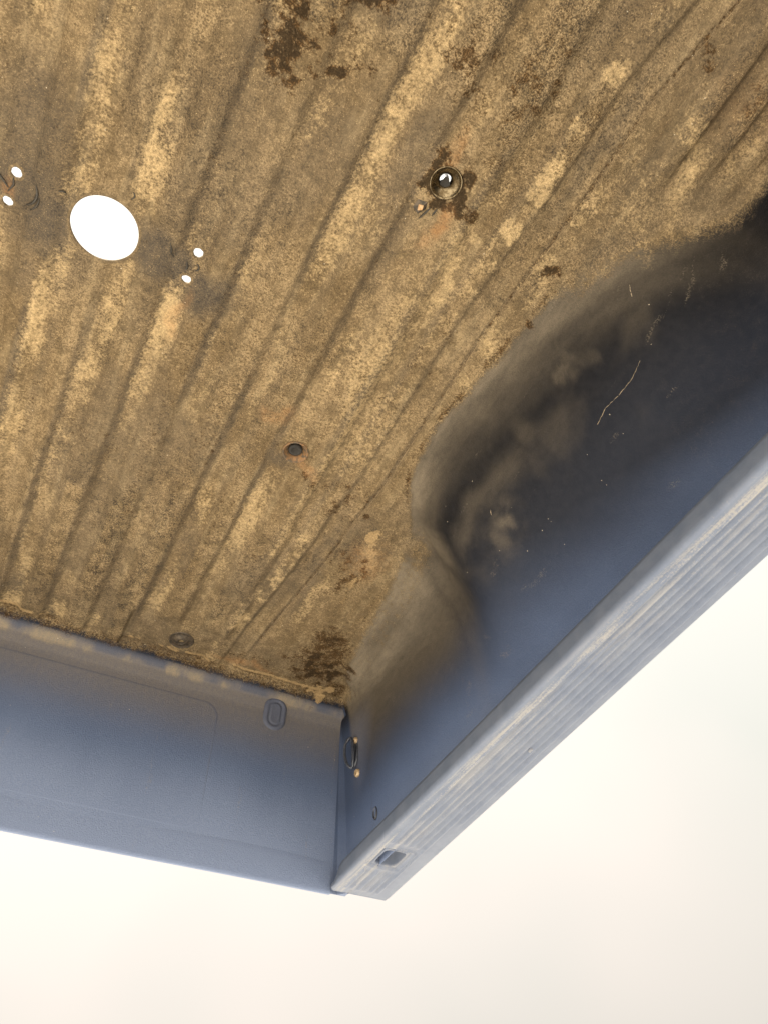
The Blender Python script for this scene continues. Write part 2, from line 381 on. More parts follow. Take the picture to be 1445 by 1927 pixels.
# ------------------------------------------------------------------ materials
def new_mat(name):
    m = bpy.data.materials.new(name); m.use_nodes = True
    nt = m.node_tree; b = nt.nodes['Principled BSDF']
    return m, nt, b
class G:
    """small node-graph helper"""
    def __init__(s, nt): s.nt = nt; s.tc = nt.nodes.new('ShaderNodeTexCoord')
    def lk(s, a, b): s.nt.links.new(a, b)
    def attr(s, name):
        n = s.nt.nodes.new('ShaderNodeAttribute'); n.attribute_name = name; return n.outputs['Fac']
    def noise(s, scale, detail=4, rough=.55, stretch=None, out='Fac'):
        n = s.nt.nodes.new('ShaderNodeTexNoise'); n.inputs['Scale'].default_value = scale
        n.inputs['Detail'].default_value = detail; n.inputs['Roughness'].default_value = rough
        if stretch:
            mp = s.nt.nodes.new('ShaderNodeMapping'); mp.inputs['Scale'].default_value = stretch
            s.lk(s.tc.outputs['Object'], mp.inputs['Vector']); s.lk(mp.outputs[0], n.inputs['Vector'])
        else: s.lk(s.tc.outputs['Object'], n.inputs['Vector'])
        return n.outputs[out]
    def math(s, op, a, b=None, clamp=False):
        n = s.nt.nodes.new('ShaderNodeMath'); n.operation = op; n.use_clamp = clamp
        for i, v in enumerate((a, b)):
            if v is None: continue
            if isinstance(v, (int, float)): n.inputs[i].default_value = v
            else: s.lk(v, n.inputs[i])
        return n.outputs[0]
    def ramp(s, v, lo, hi, a=0.0, b=1.0):
        n = s.nt.nodes.new('ShaderNodeMapRange'); n.interpolation_type = 'SMOOTHSTEP'
        s.lk(v, n.inputs['Value']); n.inputs['From Min'].default_value = lo; n.inputs['From Max'].default_value = hi
        n.inputs['To Min'].default_value = a; n.inputs['To Max'].default_value = b
        return n.outputs[0]
    def mix(s, fac, a, b):
        n = s.nt.nodes.new('ShaderNodeMix'); n.data_type = 'RGBA'
        if isinstance(fac, (int, float)): n.inputs[0].default_value = fac
        else: s.lk(fac, n.inputs[0])
        for i, v in ((6, a), (7, b)):
            if isinstance(v, tuple): n.inputs[i].default_value = (*v, 1)
            else: s.lk(v, n.inputs[i])
        return n.outputs[2]
    def bump(s, h, strength, dist, bsdf):
        n = s.nt.nodes.new('ShaderNodeBump'); n.inputs['Strength'].default_value = strength; n.inputs['Distance'].default_value = dist
        s.lk(h, n.inputs['Height']); s.lk(n.outputs[0], bsdf.inputs['Normal'])

def liner_material():
    m, nt, b = new_mat("weathered_liner_plastic"); q = G(nt)
    grain = q.noise(420, 3, .6); mid = q.noise(70, 5, .62); big = q.noise(11, 5, .6, (1, .45, 1)); streak = q.noise(60, 4, .6, (1, .12, .12))
    fine = q.noise(900, 2, .5)
    plastic = q.mix(q.ramp(mid, .3, .7), (.0050, .0055, .0075), (.009, .0092, .0115))
    ch = q.math('MULTIPLY', q.attr('chalk'), q.ramp(q.noise(6, 5, .6, (1, 1, .35)), .2, .8, .93, 1.05), True)  # chalk carries the painted blue lens haze
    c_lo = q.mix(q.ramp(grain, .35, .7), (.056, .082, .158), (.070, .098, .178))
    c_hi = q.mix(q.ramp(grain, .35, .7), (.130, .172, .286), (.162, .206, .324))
    col = q.mix(q.math('MULTIPLY', ch, 2.0, True), plastic, q.mix(q.ramp(ch, .45, 1.0), c_lo, c_hi))  # mixes the blue haze into the plastic colour
    fv = q.attr('film')
    ff = q.math('MULTIPLY', fv, q.ramp(q.math('ADD', q.math('MULTIPLY', grain, .55), q.math('MULTIPLY', q.noise(140, 4, .65, (1, .25, .6)), .45)), .30, .68, .62, 1.05), True)
    col = q.mix(ff, col, (.195, .165, .125))
    # thin scuffs on the bare plastic
    scuff = q.ramp(q.math('MULTIPLY', q.ramp(streak, .60, .72), q.ramp(grain, .45, .6)), .2, 1, 0, .30)
    col = q.mix(scuff, col, (.22, .19, .15))
    # sandy dust
    d0 = q.attr('dust')
    dm = q.math('ADD', d0, q.math('MULTIPLY', q.math('SUBTRACT', mid, .5), 1.1))
    dm = q.math('ADD', dm, q.math('MULTIPLY', q.math('SUBTRACT', grain, .5), 1.2))
    dfac = q.math('MULTIPLY', q.ramp(dm, .12, .85), q.ramp(d0, .02, .18))
    soil = q.mix(q.ramp(big, .32, .68), (.146, .106, .060), (.252, .189, .113))
    g2 = q.noise(210, 3, .7)
    soil = q.mix(q.ramp(g2, .36, .56, .45, 0), soil, (.055, .038, .019))
    soil = q.mix(q.ramp(g2, .56, .70, 0, .38), soil, (.38, .295, .18))
    soil = q.mix(q.ramp(grain, .30, .72), q.mix(.42, soil, (.055, .040, .022)), soil)
    soil = q.mix(q.ramp(streak, .45, .75, 0, .35), soil, (.30, .24, .15))
    soil = q.mix(q.ramp(q.noise(34, 6, .75), .44, .62, 0, .55), soil, (.070, .052, .030))
    gv = q.math('MULTIPLY', q.attr('grey'), q.ramp(q.math('ADD', q.math('MULTIPLY', grain, .6), q.math('MULTIPLY', mid, .4)), .30, .70, 1.0, .62), True)
    soil = q.mix(gv, soil, (.058, .050, .042))
    col = q.mix(dfac, col, soil)
    # pale rubbed sand
    wv = q.attr('wear')
    wm = q.math('ADD', q.math('MULTIPLY', wv, .95), q.math('MULTIPLY', q.math('SUBTRACT', mid, .5), 1.25))
    wm = q.math('ADD', wm, q.math('MULTIPLY', q.math('SUBTRACT', g2, .5), 1.5))
    wfac = q.math('MULTIPLY', q.ramp(wm, .06, 1.15), q.ramp(wv, .02, .3))
    col = q.mix(wfac, col, q.mix(q.ramp(fine, .3, .7), (.31, .23, .122), (.46, .355, .21)))
    # scattered pale grit everywhere there is soil
    grit = q.math('MULTIPLY', q.ramp(fine, .64, .72), q.math('MULTIPLY', dfac, q.ramp(mid, .45, .62, .1, .8)))
    col = q.mix(grit, col, (.58, .45, .27))
    # damp stains, with the painted flank and edge shade
    sv = q.attr('stain')
    sm = q.math('ADD', sv, q.math('MULTIPLY', q.math('SUBTRACT', mid, .5), 1.3))
    sm = q.math('ADD', sm, q.math('MULTIPLY', q.math('SUBTRACT', g2, .5), -1.5))
    sfac = q.math('MULTIPLY', q.ramp(sm, .25, .95, 0, .92), q.ramp(sv, .03, .2))
    col = q.mix(sfac, col, q.mix(q.ramp(sv, .75, 1.0, 0, .85), q.mix(q.ramp(grain, .4, .7), (.026, .014, .005), (.095, .054, .021)), (.014, .009, .0045)))
    rv = q.attr('rust')
    col = q.mix(q.math('MULTIPLY', rv, q.math('MULTIPLY', q.ramp(mid, .3, .65, .25, .8), q.ramp(grain, .3, .6, .4, 1))), col, (.29, .145, .06))
    cv = q.attr('crust')
    cm = q.math('ADD', q.math('ADD', cv, q.math('MULTIPLY', q.math('SUBTRACT', g2, .5), .9)), q.math('MULTIPLY', q.math('SUBTRACT', mid, .5), 1.2))
    cfac = q.math('MULTIPLY', q.ramp(cm, .3, .85), q.ramp(cv, .05, .3))
    col = q.mix(q.math('MULTIPLY', cfac, q.ramp(grain, .3, .55, .45, .95)), col, q.mix(q.ramp(fine, .3, .7), (.22, .155, .08), (.37, .27, .15)))
    # dark pin-holes
    pin = q.math('MULTIPLY', q.ramp(q.noise(150, 3, .6), .66, .72), q.math('MULTIPLY', dfac, .75))
    col = q.mix(pin, col, (.05, .033, .016))
    # blown white specks
    vor = nt.nodes.new('ShaderNodeTexVoronoi'); vor.inputs['Scale'].default_value = 55; q.lk(q.tc.outputs['Object'], vor.inputs['Vector'])
    spk = q.math('MULTIPLY', q.math('LESS_THAN', vor.outputs['Distance'], .055), q.math('GREATER_THAN', q.noise(23, 2), .60))
    col = q.mix(q.math('MULTIPLY', spk, .45), col, (.62, .56, .46))
    q.lk(col, b.inputs['Base Color'])
    rough = q.math('ADD', q.math('MULTIPLY', dfac, .30), .60, True)
    rough = q.math('SUBTRACT', rough, q.math('MULTIPLY', sfac, .18))
    q.lk(rough, b.inputs['Roughness'])
    b.inputs['Specular IOR Level'].default_value = 0.10
    h = q.math('ADD', q.math('MULTIPLY', grain, .45), q.math('MULTIPLY', q.math('MULTIPLY', mid, dfac), 1.1))
    h = q.math('ADD', h, q.math('MULTIPLY', cfac, .9))
    q.bump(h, .8, .0026, b)
    return m
M_LINER = liner_material()

def rail_material():
    m, nt, b = new_mat("hazed_rail_plastic"); q = G(nt)
    grain = q.noise(300, 3, .6); st = q.noise(90, 4, .65, (1, .05, 1)); mid = q.noise(25, 4, .6)
    col = q.mix(q.ramp(mid, .3, .7), (.100, .127, .195), (.122, .150, .218))  # blue-grey lens haze put into the rail's base colour
    col = q.mix(q.math('MULTIPLY', q.attr('worn'), q.ramp(q.math('ADD', q.math('MULTIPLY', st, .75), q.math('MULTIPLY', grain, .25)), .46, .60)), col, (.285, .280, .272))
    col = q.mix(q.ramp(grain, .62, .75, 0, .4), col, (.20, .205, .215))
    col = q.mix(q.attr('lip'), col, q.mix(q.ramp(mid, .3, .7), (.062, .080, .122), (.080, .098, .142)))
    q.lk(col, b.inputs['Base Color']); b.inputs['Roughness'].default_value = .6; b.inputs['Specular IOR Level'].default_value = .3
    q.bump(q.math('ADD', q.math('MULTIPLY', st, .7), q.math('MULTIPLY', grain, .4)), .5, .0012, b)
    return m
M_RAIL = rail_material()

def simple_mat(name, c1, c2, rough, metal=0.0, scale=120, bump=.3, bd=.0006):
    m, nt, b = new_mat(name); q = G(nt)
    n = q.noise(scale, 4, .6)
    q.lk(q.mix(q.ramp(n, .35, .65), c1, c2), b.inputs['Base Color'])
    b.inputs['Metallic'].default_value = metal
    q.lk(q.ramp(n, .3, .7, rough * .8, min(1, rough * 1.25)), b.inputs['Roughness'])
    if bump: q.bump(n, bump, bd, b)
    return m
M_STEEL = simple_mat("dirty_polished_steel", (.20, .165, .11), (.075, .056, .032), .28, 1.0, 160, .2)
M_RUSTY = simple_mat("rusty_washer_steel", (.21, .115, .05), (.075, .062, .045), .65, .2, 140)
M_DUSTY = simple_mat("dusty_steel", (.17, .125, .07), (.085, .062, .036), .7, .2, 170, .5)
M_DARKSTEEL = simple_mat("dull_dark_steel", (.085, .065, .045), (.030, .025, .020), .5, .3, 140)
M_RUBBER = simple_mat("black_rubber", (.006, .006, .006), (.014, .013, .012), .7, 0, 90)
M_BOLT = simple_mat("tan_painted_bolt", (.42, .33, .22), (.25, .18, .11), .5, .2, 200)
M_TIE = simple_mat("dark_coated_steel", (.035, .042, .062), (.07, .08, .105), .35, .4, 120)
M_BURR = simple_mat("shaved_plastic", (.012, .011, .01), (.03, .026, .02), .5, 0, 200)
M_SILT = simple_mat("dry_tan_silt", (.42, .29, .17), (.30, .19, .10), .9, 0, 160, .6, .002)
M_SCUFF = simple_mat("scuffed_plastic", (.30, .25, .185), (.10, .085, .065), .8, 0, 120, .3)
M_SOIL = simple_mat("brown_soil", (.20, .145, .08), (.11, .078, .042), .9, 0, 60, .4, .001)
M_PALE = simple_mat("pale_grit", (.55, .47, .36), (.40, .32, .22), .8, 0, 200)

def ground_material():
    m, nt, b = new_mat("sandy_ground"); q = G(nt)
    n = q.noise(3, 6, .6); g2 = q.noise(60, 4, .6)
    c = q.mix(q.ramp(n, .3, .7), (.47, .42, .34), (.56, .51, .43)); c = q.mix(q.ramp(g2, .5, .7, 0, .4), c, (.36, .31, .24))
    q.lk(c, b.inputs['Base Color']); b.inputs['Roughness'].default_value = .95; q.bump(g2, .6, .01, b)
    return m

# ------------------------------------------------------------------ setting: the sandy yard below
R_G = 600
gv, gf = [], []
rings = [0, 2, 4, 8, 16, 40, 100, 250, R_G]; nseg = 48
gv.append((0, 0, 0))
for r_ in rings[1:]:
    for k in range(nseg):
        a = 2 * math.pi * k / nseg; gv.append((r_ * math.cos(a), r_ * math.sin(a), 0.0))
for k in range(nseg): gf.append((0, 1 + k, 1 + (k + 1) % nseg))
for i in range(len(rings) - 2):
    for k in range(nseg):
        k2 = (k + 1) % nseg
        gf.append((1 + i * nseg + k, 1 + (i + 1) * nseg + k, 1 + (i + 1) * nseg + k2, 1 + i * nseg + k2))
ground = mesh_obj("ground", gv, gf, ground_material())
ground["kind"] = "structure"

# ------------------------------------------------------------------ the liner
liner = link(bpy.data.objects.new("truck_bed_liner", None))
liner.location = (XC, .4, FLOOR_Z - RAIL_D)
liner.empty_display_size = .2
liner["label"] = "dirty black plastic pickup bed liner turned upside down overhead against the white sky"
liner["category"] = "bed liner"

HOLES = [(-.133, .605, .0505), (-.266, .580, .0078), (-.270, .628, .0078), (.005, .578, .0076), (.002, .628, .0074), (.293, .313, .0208), (.290, .865, .0212)]
P = np.stack([X, Y, FLOOR_Z - D], -1).reshape(-1, 3)
idx = np.arange(NXg * NYg).reshape(NXg, NYg)
quads = np.stack([idx[:-1, :-1], idx[:-1, 1:], idx[1:, 1:], idx[1:, :-1]], -1).reshape(-1, 4)   # seen from below
cen = P[quads].mean(1)
qd = FLOOR_Z - cen[:, 2]
# snap grid vertices on to the hole rims, drop faces inside
for hx, hy, hr in HOLES:
    dx, dy = P[:, 0] - hx, P[:, 1] - hy
    q = np.hypot(dx, dy)
    near = np.abs(q - hr) < .0021
    P[near, 0] = hx + dx[near] / q[near] * (hr + .0006); P[near, 1] = hy + dy[near] / q[near] * (hr + .0006)
cen = P[quads].mean(1)
keep = np.ones(len(quads), bool)
for hx, hy, hr in HOLES:
    keep &= np.hypot(cen[:, 0] - hx, cen[:, 1] - hy) > hr
used = np.unique(quads[keep])
for hx, hy, hr in HOLES:
    dx, dy = P[used, 0] - hx, P[used, 1] - hy
    q = np.hypot(dx, dy); m_ = q < hr + .0006
    P[used[m_], 0] = hx + dx[m_] / q[m_] * (hr + .0006); P[used[m_], 1] = hy + dy[m_] / q[m_] * (hr + .0006)
# normals of the whole sheet, so that the parts shade as one skin
e1 = P[quads[:, 2]] - P[quads[:, 0]]; e2 = P[quads[:, 3]] - P[quads[:, 1]]
fn = np.cross(e1, e2)
vn = np.zeros_like(P)
for k in range(4): np.add.at(vn, quads[:, k], fn)
vn /= np.linalg.norm(vn, axis=1, keepdims=True) + 1e-12
if vn[idx[NXg // 2, NYg // 3]][2] > 0:
    quads = quads[:, ::-1]; vn = -vn
xm = np.where(cen[:, 0] < XC, 2 * XC - cen[:, 0], cen[:, 0])
sf = xm - edge_x(cen[:, 1])
is_front = cen[:, 1] > 1.512
is_wall = (~is_front) & ((xm > .690) | ((sf > .0) & ((cen[:, 1] < .04) | (cen[:, 1] > .98))))
is_well = (~is_front) & (~is_wall) & (sf > .0)
is_floor = ~(is_front | is_wall | is_well)
def sheet(name, sel, parent, thick=.0045):
    f = quads[sel & keep]
    u, inv = np.unique(f, return_inverse=True)
    me = bpy.data.meshes.new(name)
    me.from_pydata(P[u].tolist(), [], inv.reshape(-1, 4).tolist())
    me.polygons.foreach_set('use_smooth', [True] * len(me.polygons))
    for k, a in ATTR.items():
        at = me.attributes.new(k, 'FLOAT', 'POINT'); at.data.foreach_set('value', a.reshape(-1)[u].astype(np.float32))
    me.materials.append(M_LINER)
    me.update()
    me.normals_split_custom_set_from_vertices(vn[u].tolist())
    o = link(bpy.data.objects.new(name, me)); attach(o, parent)
    return o
floor_part = sheet("floor", is_floor, liner)
front_part = sheet("front_wall", is_front, liner)
right = cen[:, 0] > XC
side_r = sheet("side_wall", is_wall & right, liner)
side_l = sheet("side_wall", is_wall & ~right, liner)
well_r = sheet("wheel_well", is_well & right, side_r)
well_l = sheet("wheel_well", is_well & ~right, side_l)
front_part["label"] = "dusty blue-grey front wall of the liner"
well_r["label"] = "black wheel well hump bulging into the floor"

# back of the sheet: one coarse outer shell 4.5 mm behind the skin (the visible thickness of the plastic)
st = 2
ix = np.unique(np.r_[np.arange(0, NXg, st), NXg - 1]); iy = np.unique(np.r_[np.arange(0, NYg, st), NYg - 1])
sub = idx[np.ix_(ix, iy)]
Pb = P[sub.reshape(-1)] - vn[sub.reshape(-1)] * .0075
sidx = np.arange(sub.size).reshape(sub.shape)
sq = np.stack([sidx[:-1, :-1], sidx[1:, :-1], sidx[1:, 1:], sidx[:-1, 1:]], -1).reshape(-1, 4)
sc = Pb[sq].mean(1); ok = np.ones(len(sq), bool)
for hx, hy, hr in HOLES: ok &= np.hypot(sc[:, 0] - hx, sc[:, 1] - hy) > hr + .022
mesh_obj("outer_shell", Pb.tolist(), sq[ok].tolist(), M_BURR, liner)

# ------------------------------------------------------------------ small parts of the floor
def surf(x, y): return float(FLOOR_Z - depth(np.array([x]), np.array([y]))[0])
def give_attr(o, **kw):
    for k, v in kw.items():
        at = o.data.attributes.new(k, 'FLOAT', 'POINT'); at.data.foreach_set('value', [v] * len(o.data.vertices))

for i, (hx, hy, hr) in enumerate(HOLES[:5]):
    z = surf(hx + hr + .003, hy)
    n = 96 if i == 0 else 32
    v, f = [], []
    prof = [(hr + .0042, .0), (hr + .0016, -.0005), (hr + .0002, .0001), (hr - .0003, .002), (hr + .0006, .0065)]
    for rr, hh in prof:
        for k in range(n):
            a = 2 * math.pi * k / n
            wob = 1 + (.002 if i == 0 else .04) * math.sin(3 * a + i) + (.001 if i == 0 else .03) * math.sin(7 * a + 2 * i)
            x, y = hx + rr * wob * math.cos(a), hy + rr * wob * math.sin(a)
            zz = surf(x, y) if rr > hr else surf(hx + (hr + .002) * math.cos(a), hy + (hr + .002) * math.sin(a))
            v.append((x, y, zz + hh - .0003))
    for j in range(len(prof) - 1):
        for k in range(n):
            k2 = (k + 1) % n; f.append((j * n + k, (j + 1) * n + k, (j + 1) * n + k2, j * n + k2))
    o = mesh_obj("hole_rim", v, f, M_LINER, floor_part)
    give_attr(o, dust=.95, wear=0.0, crust=0.0, stain=0.0, rust=0.0, chalk=.1, film=.5, grey=.35)

def fastener(name, cx_, cy_, prof, mat, parent, n=48, wob=0.0):
    z = surf(cx_ + .03, cy_)
    v, f = lathe(prof, n)
    v = [(cx_ + x * (1 + wob * math.sin(5 * math.atan2(y, x))), cy_ + y, z - h) for x, y, h in v]
    return mesh_obj(name, v, [t[::-1] for t in f], mat, parent)

# polished cup washer with a see-through hole and the end of a bolt in it
b1 = fastener("cup_washer", .293, .313, [(.0245, -.001), (.0243, .0018), (.0232, .0026), (.0220, .0018), (.0212, .0), (.0185, -.002), (.0150, -.005), (.0110, -.008), (.0088, -.012), (.0085, -.018)], M_STEEL, floor_part)
b1["label"] = "polished steel cup washer with an open hole"
tri = []
zb = surf(.323, .313) + .010
tv = []
for h in (0, .014):
    for k in range(24):
        a = 2 * math.pi * k / 24
        rr = .0090 * (0.82 + .18 * math.cos(3 * (a - .35)))
        tv.append((.2945 + rr * math.cos(a) + .0, .3165 + rr * math.sin(a), zb + h))
tf = [tuple(range(24))[::-1]] + [(k, (k + 1) % 24, 24 + (k + 1) % 24, 24 + k) for k in range(24)] + [tuple(range(24, 48))]
mesh_obj("bolt_end", tv, tf, M_RUBBER, b1, smooth=False)
# rusty recessed washer
b2 = fastener("recessed_washer", .290, .865, [(.0245, -.001), (.0243, .0022), (.0232, .0032), (.0218, .0028), (.0205, .0006), (.0190, -.0012), (.0165, -.0050), (.0150, -.0085), (.0140, -.0100), (.0, -.0105)], M_RUSTY, floor_part)
b2["label"] = "rusty washer with a dark screw slot"
fastener("screw_head", .2895, .8655, [(.0135, -.0100), (.0130, -.0055), (.0105, -.0040), (.0075, -.0046), (.005, -.007), (.0, -.0072)], M_RUBBER, b2, 24)
b3 = fastener("recessed_washer", .265, 1.464, [(.0285, -.001), (.0283, .0020), (.0262, .0026), (.0245, .0010), (.0200, .0012), (.0150, .0040), (.0110, .0066), (.0082, .0070), (.0072, .0050), (.0068, -.003), (.0, -.003)], M_DARKSTEEL, floor_part)
b3["label"] = "dull washer by the front wall"

# curled plastic shavings round the drilled holes
def curl(pts, r=.0011):
    P3 = []
    for i in range(len(pts) - 1):
        for t in np.linspace(0, 1, 5)[:-1]:
            x = pts[i][0] * (1 - t) + pts[i + 1][0] * t; y = pts[i][1] * (1 - t) + pts[i + 1][1] * t
            P3.append((x, y, surf(x, y) - .001))
    P3.append((*pts[-1], surf(*pts[-1]) - .001))
    v, f = tube(P3, lambda t: r * (.35 + .65 * math.sin(math.pi * min(1, max(0, t))) + .05), 6)
    mesh_obj("plastic_shaving", v, f, M_BURR, floor_part)
def arc(cx_, cy_, r_, a0, a1, k=7):
    return [(cx_ + r_ * math.cos(a0 + (a1 - a0) * i / k), cy_ + r_ * math.sin(a0 + (a1 - a0) * i / k)) for i in range(k + 1)]
curl(arc(-.258, .598, .026, -.6, 1.0), .0022)
curl(arc(-.252, .604, .024, -.2, .9), .0015)
curl([(-.30, .588), (-.288, .592), (-.278, .60), (-.272, .606)], .0018)
curl([(-.268, .588), (-.266, .598), (-.272, .612)], .0016)
curl(arc(-.112, .538, .006, -1.2, 1.2), .0011)
curl(arc(-.200, .580, .006, -2.6, -.4), .0011)
curl([(-.038, .578), (-.034, .586), (-.032, .594), (-.026, .600)], .0013)
curl([(-.006, .598), (-.003, .606), (-.004, .613)], .0014)
curl(arc(.008, .601, .006, -1.5, 1.4), .0012)
curl([(.29, .355), (.287, .366), (.283, .378)], .0016)
curl([(.300, .352), (.298, .364)], .0013)
# torn chip beside the cup washer
zc = surf(.275, .362)
cv = [(.268, .352, zc - .001), (.282, .350, zc - .003), (.285, .360, zc - .001), (.277, .371, zc - .004), (.266, .366, zc - .001), (.276, .360, zc - .007)]
mesh_obj("torn_chip", cv, [(0, 1, 5), (1, 2, 5), (2, 3, 5), (3, 4, 5), (4, 0, 5)], M_DARKSTEEL, floor_part, smooth=False)
chip = [(.271, .357, zc - .0075), (.278, .355, zc - .0085), (.2795, .362, zc - .008), (.273, .365, zc - .0085)]
mesh_obj("pale_flake", chip + [(x, y, z + .002) for x, y, z in chip], [(0, 1, 2, 3), (0, 4, 5, 1), (1, 5, 6, 2), (2, 6, 7, 3), (3, 7, 4, 0)], M_SILT, floor_part, smooth=False)

# hairline scratches with raised pale burr on the wheel well and walls
def hair(pts, r, parent, mat=None):
    P3 = []
    for i in range(len(pts) - 1):
        for t in np.linspace(0, 1, 9)[:-1]:
            x = pts[i][0] * (1 - t) + pts[i + 1][0] * t; y = pts[i][1] * (1 - t) + pts[i + 1][1] * t
            P3.append((x + random.uniform(-.0006, .0006), y, surf(x, y) - .0002))
    v, f = tube(P3, lambda t: r * random.uniform(.35, 1.1), 4)
    mesh_obj("hairline_scratch", v, f, mat or M_SCUFF, parent)
hair([(.640, .363), (.6425, .39), (.641, .417), (.638, .448), (.6415, .479)], .0006, well_r)
for (x, y, a, l) in ((.60, .30, .9, .012), (.605, .72, .8, .008)):
    hair([(x, y), (x + l * math.cos(a) * .5, y + l * math.sin(a) * .5 + .001), (x + l * math.cos(a), y + l * math.sin(a))], .0007, well_r)
# moulding seam running the length of the floor beside the ribs
sv_, sf_ = tube([(float(groove_x(y)) + .0032, y, surf(float(groove_x(y)) + .0032, y) - .0002) for y in np.linspace(-.2, 1.38, 220)], lambda t: .0008 * (.35 + .75 * math.sin(t * 23) ** 2), 5)
mesh_obj("floor_seam", sv_, sf_, M_SOIL, floor_part)

# ------------------------------------------------------------------ side rails
def rail_x(y, t):
    """cross-rail position t=0 inner edge, 1 outer edge"""
    a = np.interp(y, [-.9, .30, 1.55], [.672, .681, .696]); b = np.interp(y, [-.9, .30, 1.55], [.775, .794, .829])
    return a + (b - a) * t
ZR = FLOOR_Z - RAIL_D
Y0, Y1 = -.75, 1.556
SP_Y0, SP_Y1, SP_T0, SP_T1 = 1.345, 1.412, .18, .58          # stake-pocket opening
def make_rail(sgn, parent):
    ys = list(np.linspace(Y0, 1.30, 110)) + list(np.linspace(1.31, Y1, 62))
    ys = sorted(set([round(v, 5) for v in ys] + [SP_Y0, SP_Y1]))
    ts = sorted(set(np.round(np.linspace(0, 1, 91), 5).tolist() + [SP_T0, SP_T1]))
    centers = [.16, .27, .38, .49, .60, .71, .82]
    def top(t, y):
        h = 0.0
        blk = 1.0
        if y > 1.31 and y < 1.445 and t < .74: blk = 1 - float(sst(0, .012, min(y - 1.31, 1.445 - y))) * float(sst(0, .05, .74 - t))
        for i, c in enumerate(centers):
            yend = 1.535 if i < 6 else 1.2
            amp = float(1 - sst(yend - .01, yend, y))
            h += .0038 * math.exp(-(abs(t - c) / .026) ** 3) * amp
        h *= blk
        # raised frame round the stake pocket
        uy = max(SP_Y0 - y, y - SP_Y1, 0); ut = max(SP_T0 - t, t - SP_T1, 0) * .13
        q = math.hypot(uy, ut)
        h += .0028 * math.exp(-((q - .010) / .0022) ** 2) * (1 if (t > .3 or y > SP_Y1 - .01) else .3)
        h -= .0035 * math.exp(-(q / .004) ** 2)
        h += -.004 * max(0, (.035 - t) / .035) ** 2 - .006 * max(0, (t - .94) / .06) ** 2
        return h
    prof_n = 0
    v, f, worn = [], [], []
    rows = []
    for y in ys:
        row = []
        # inner lip (hangs inside the wall), face, outer skirt
        xi = float(rail_x(y, 0)); xo = float(rail_x(y, 1))
        cut = float(sst(1.50, 1.545, y))               # lip runs out at the corner
        lipz = .026 * (1 - cut) + .014
        sec = [(xi + .044, ZR + lipz + .002), (xi + .012, ZR + lipz + .0015), (xi + .0015, ZR + lipz), (xi - .0008, ZR + lipz - .0012), (xi - .001, ZR + lipz * .8), (xi - .001, ZR + lipz * .6), (xi - .001, ZR + .014 if lipz > .02 else ZR + lipz * .4)]
        for (x, z) in sec: row.append((x, y, z, 0.0))
        for t in ts:
            x = float(rail_x(y, t)); h = top(t, y)
            w = sum(math.exp(-((t - c) / .045) ** 2) * a for c, a in zip([.05, .10, .16, .27, .38, .49, .60], [.22, .45, .55, .42, .3, .25, .12]))
            row.append((x, y, ZR - h, min(1.0, w)))
        for (dx, dz) in ((.002, .006), (.003, .02), (.003, .045)):
            row.append((xo + dx, y, ZR + dz, .1))
        rows.append(row)
    m = len(rows[0])
    def mx(x): return x if sgn > 0 else 2 * XC - x
    for row in rows:
        for (x, y, z, w) in row: v.append((mx(x), y, z)); worn.append(w)
    o7 = 7
    for i in range(len(rows) - 1):
        yc = (ys[i] + ys[i + 1]) / 2
        for j in range(m - 1):
            if o7 <= j < o7 + len(ts) - 1:
                tc = (ts[j - o7] + ts[j - o7 + 1]) / 2
                if SP_Y0 < yc < SP_Y1 and SP_T0 < tc < SP_T1: continue
            q = (i * m + j, i * m + j + 1, (i + 1) * m + j + 1, (i + 1) * m + j)
            f.append(q if sgn < 0 else q[::-1])
    # closed end face at the front
    e0 = (len(rows) - 1) * m
    base = len(v)
    for (x, y, z, w) in rows[-1]: v.append((mx(x), y + .001, max(z, ZR + .010))); worn.append(.3)
    for j in range(m - 1): f.append((e0 + j, e0 + j + 1, base + j + 1, base + j))
    o = mesh_obj("side_rail", v, f, M_RAIL, parent)
    at = o.data.attributes.new('worn', 'FLOAT', 'POINT'); at.data.foreach_set('value', worn)
    at = o.data.attributes.new('lip', 'FLOAT', 'POINT'); at.data.foreach_set('value', [1.0 if k % m < 7 and k < len(rows) * m else 0.0 for k in range(len(v))])
    # stake pocket: walls of the opening, open behind so the wall beyond shows
    pv, pf = [], []
    def rc(t, y): return mx(float(rail_x(y, t)))
    loop = []
    rr = .12
    corners = [(SP_T0, SP_Y0), (SP_T1, SP_Y0), (SP_T1, SP_Y1), (SP_T0, SP_Y1)]
    for k in range(4):
        a, b = corners[k], corners[(k + 1) % 4]
        for s_ in np.linspace(0, 1, 8)[:-1]: loop.append((a[0] * (1 - s_) + b[0] * s_, a[1] * (1 - s_) + b[1] * s_))
    cT, cY = (SP_T0 + SP_T1) / 2, (SP_Y0 + SP_Y1) / 2
    n = len(loop)
    def rounded(t, y, grow):
        du, dv = (t - cT) / ((SP_T1 - SP_T0) / 2), (y - cY) / ((SP_Y1 - SP_Y0) / 2)
        k = (abs(du) ** 5 + abs(dv) ** 5) ** .2
        return cT + du / k * (SP_T1 - SP_T0) / 2 * grow, cY + dv / k * (SP_Y1 - SP_Y0) / 2 * grow
    for lvl, (grow, dz, sq) in enumerate(((1.06, .0024, False), (1.0, .0006, True), (.94, .001, True), (.92, .005, True), (.92, .026, True))):
        for (t, y) in loop:
            if sq: t2, y2 = rounded(t, y, grow)
            else: t2, y2 = cT + (t - cT) * grow, cY + (y - cY) * grow
            pv.append((rc(t2, y2), y2, ZR + dz))
    for lvl in range(4):
        for k in range(n):
            k2 = (k + 1) % n; pf.append((lvl * n + k, lvl * n + k2, (lvl + 1) * n + k2, (lvl + 1) * n + k))
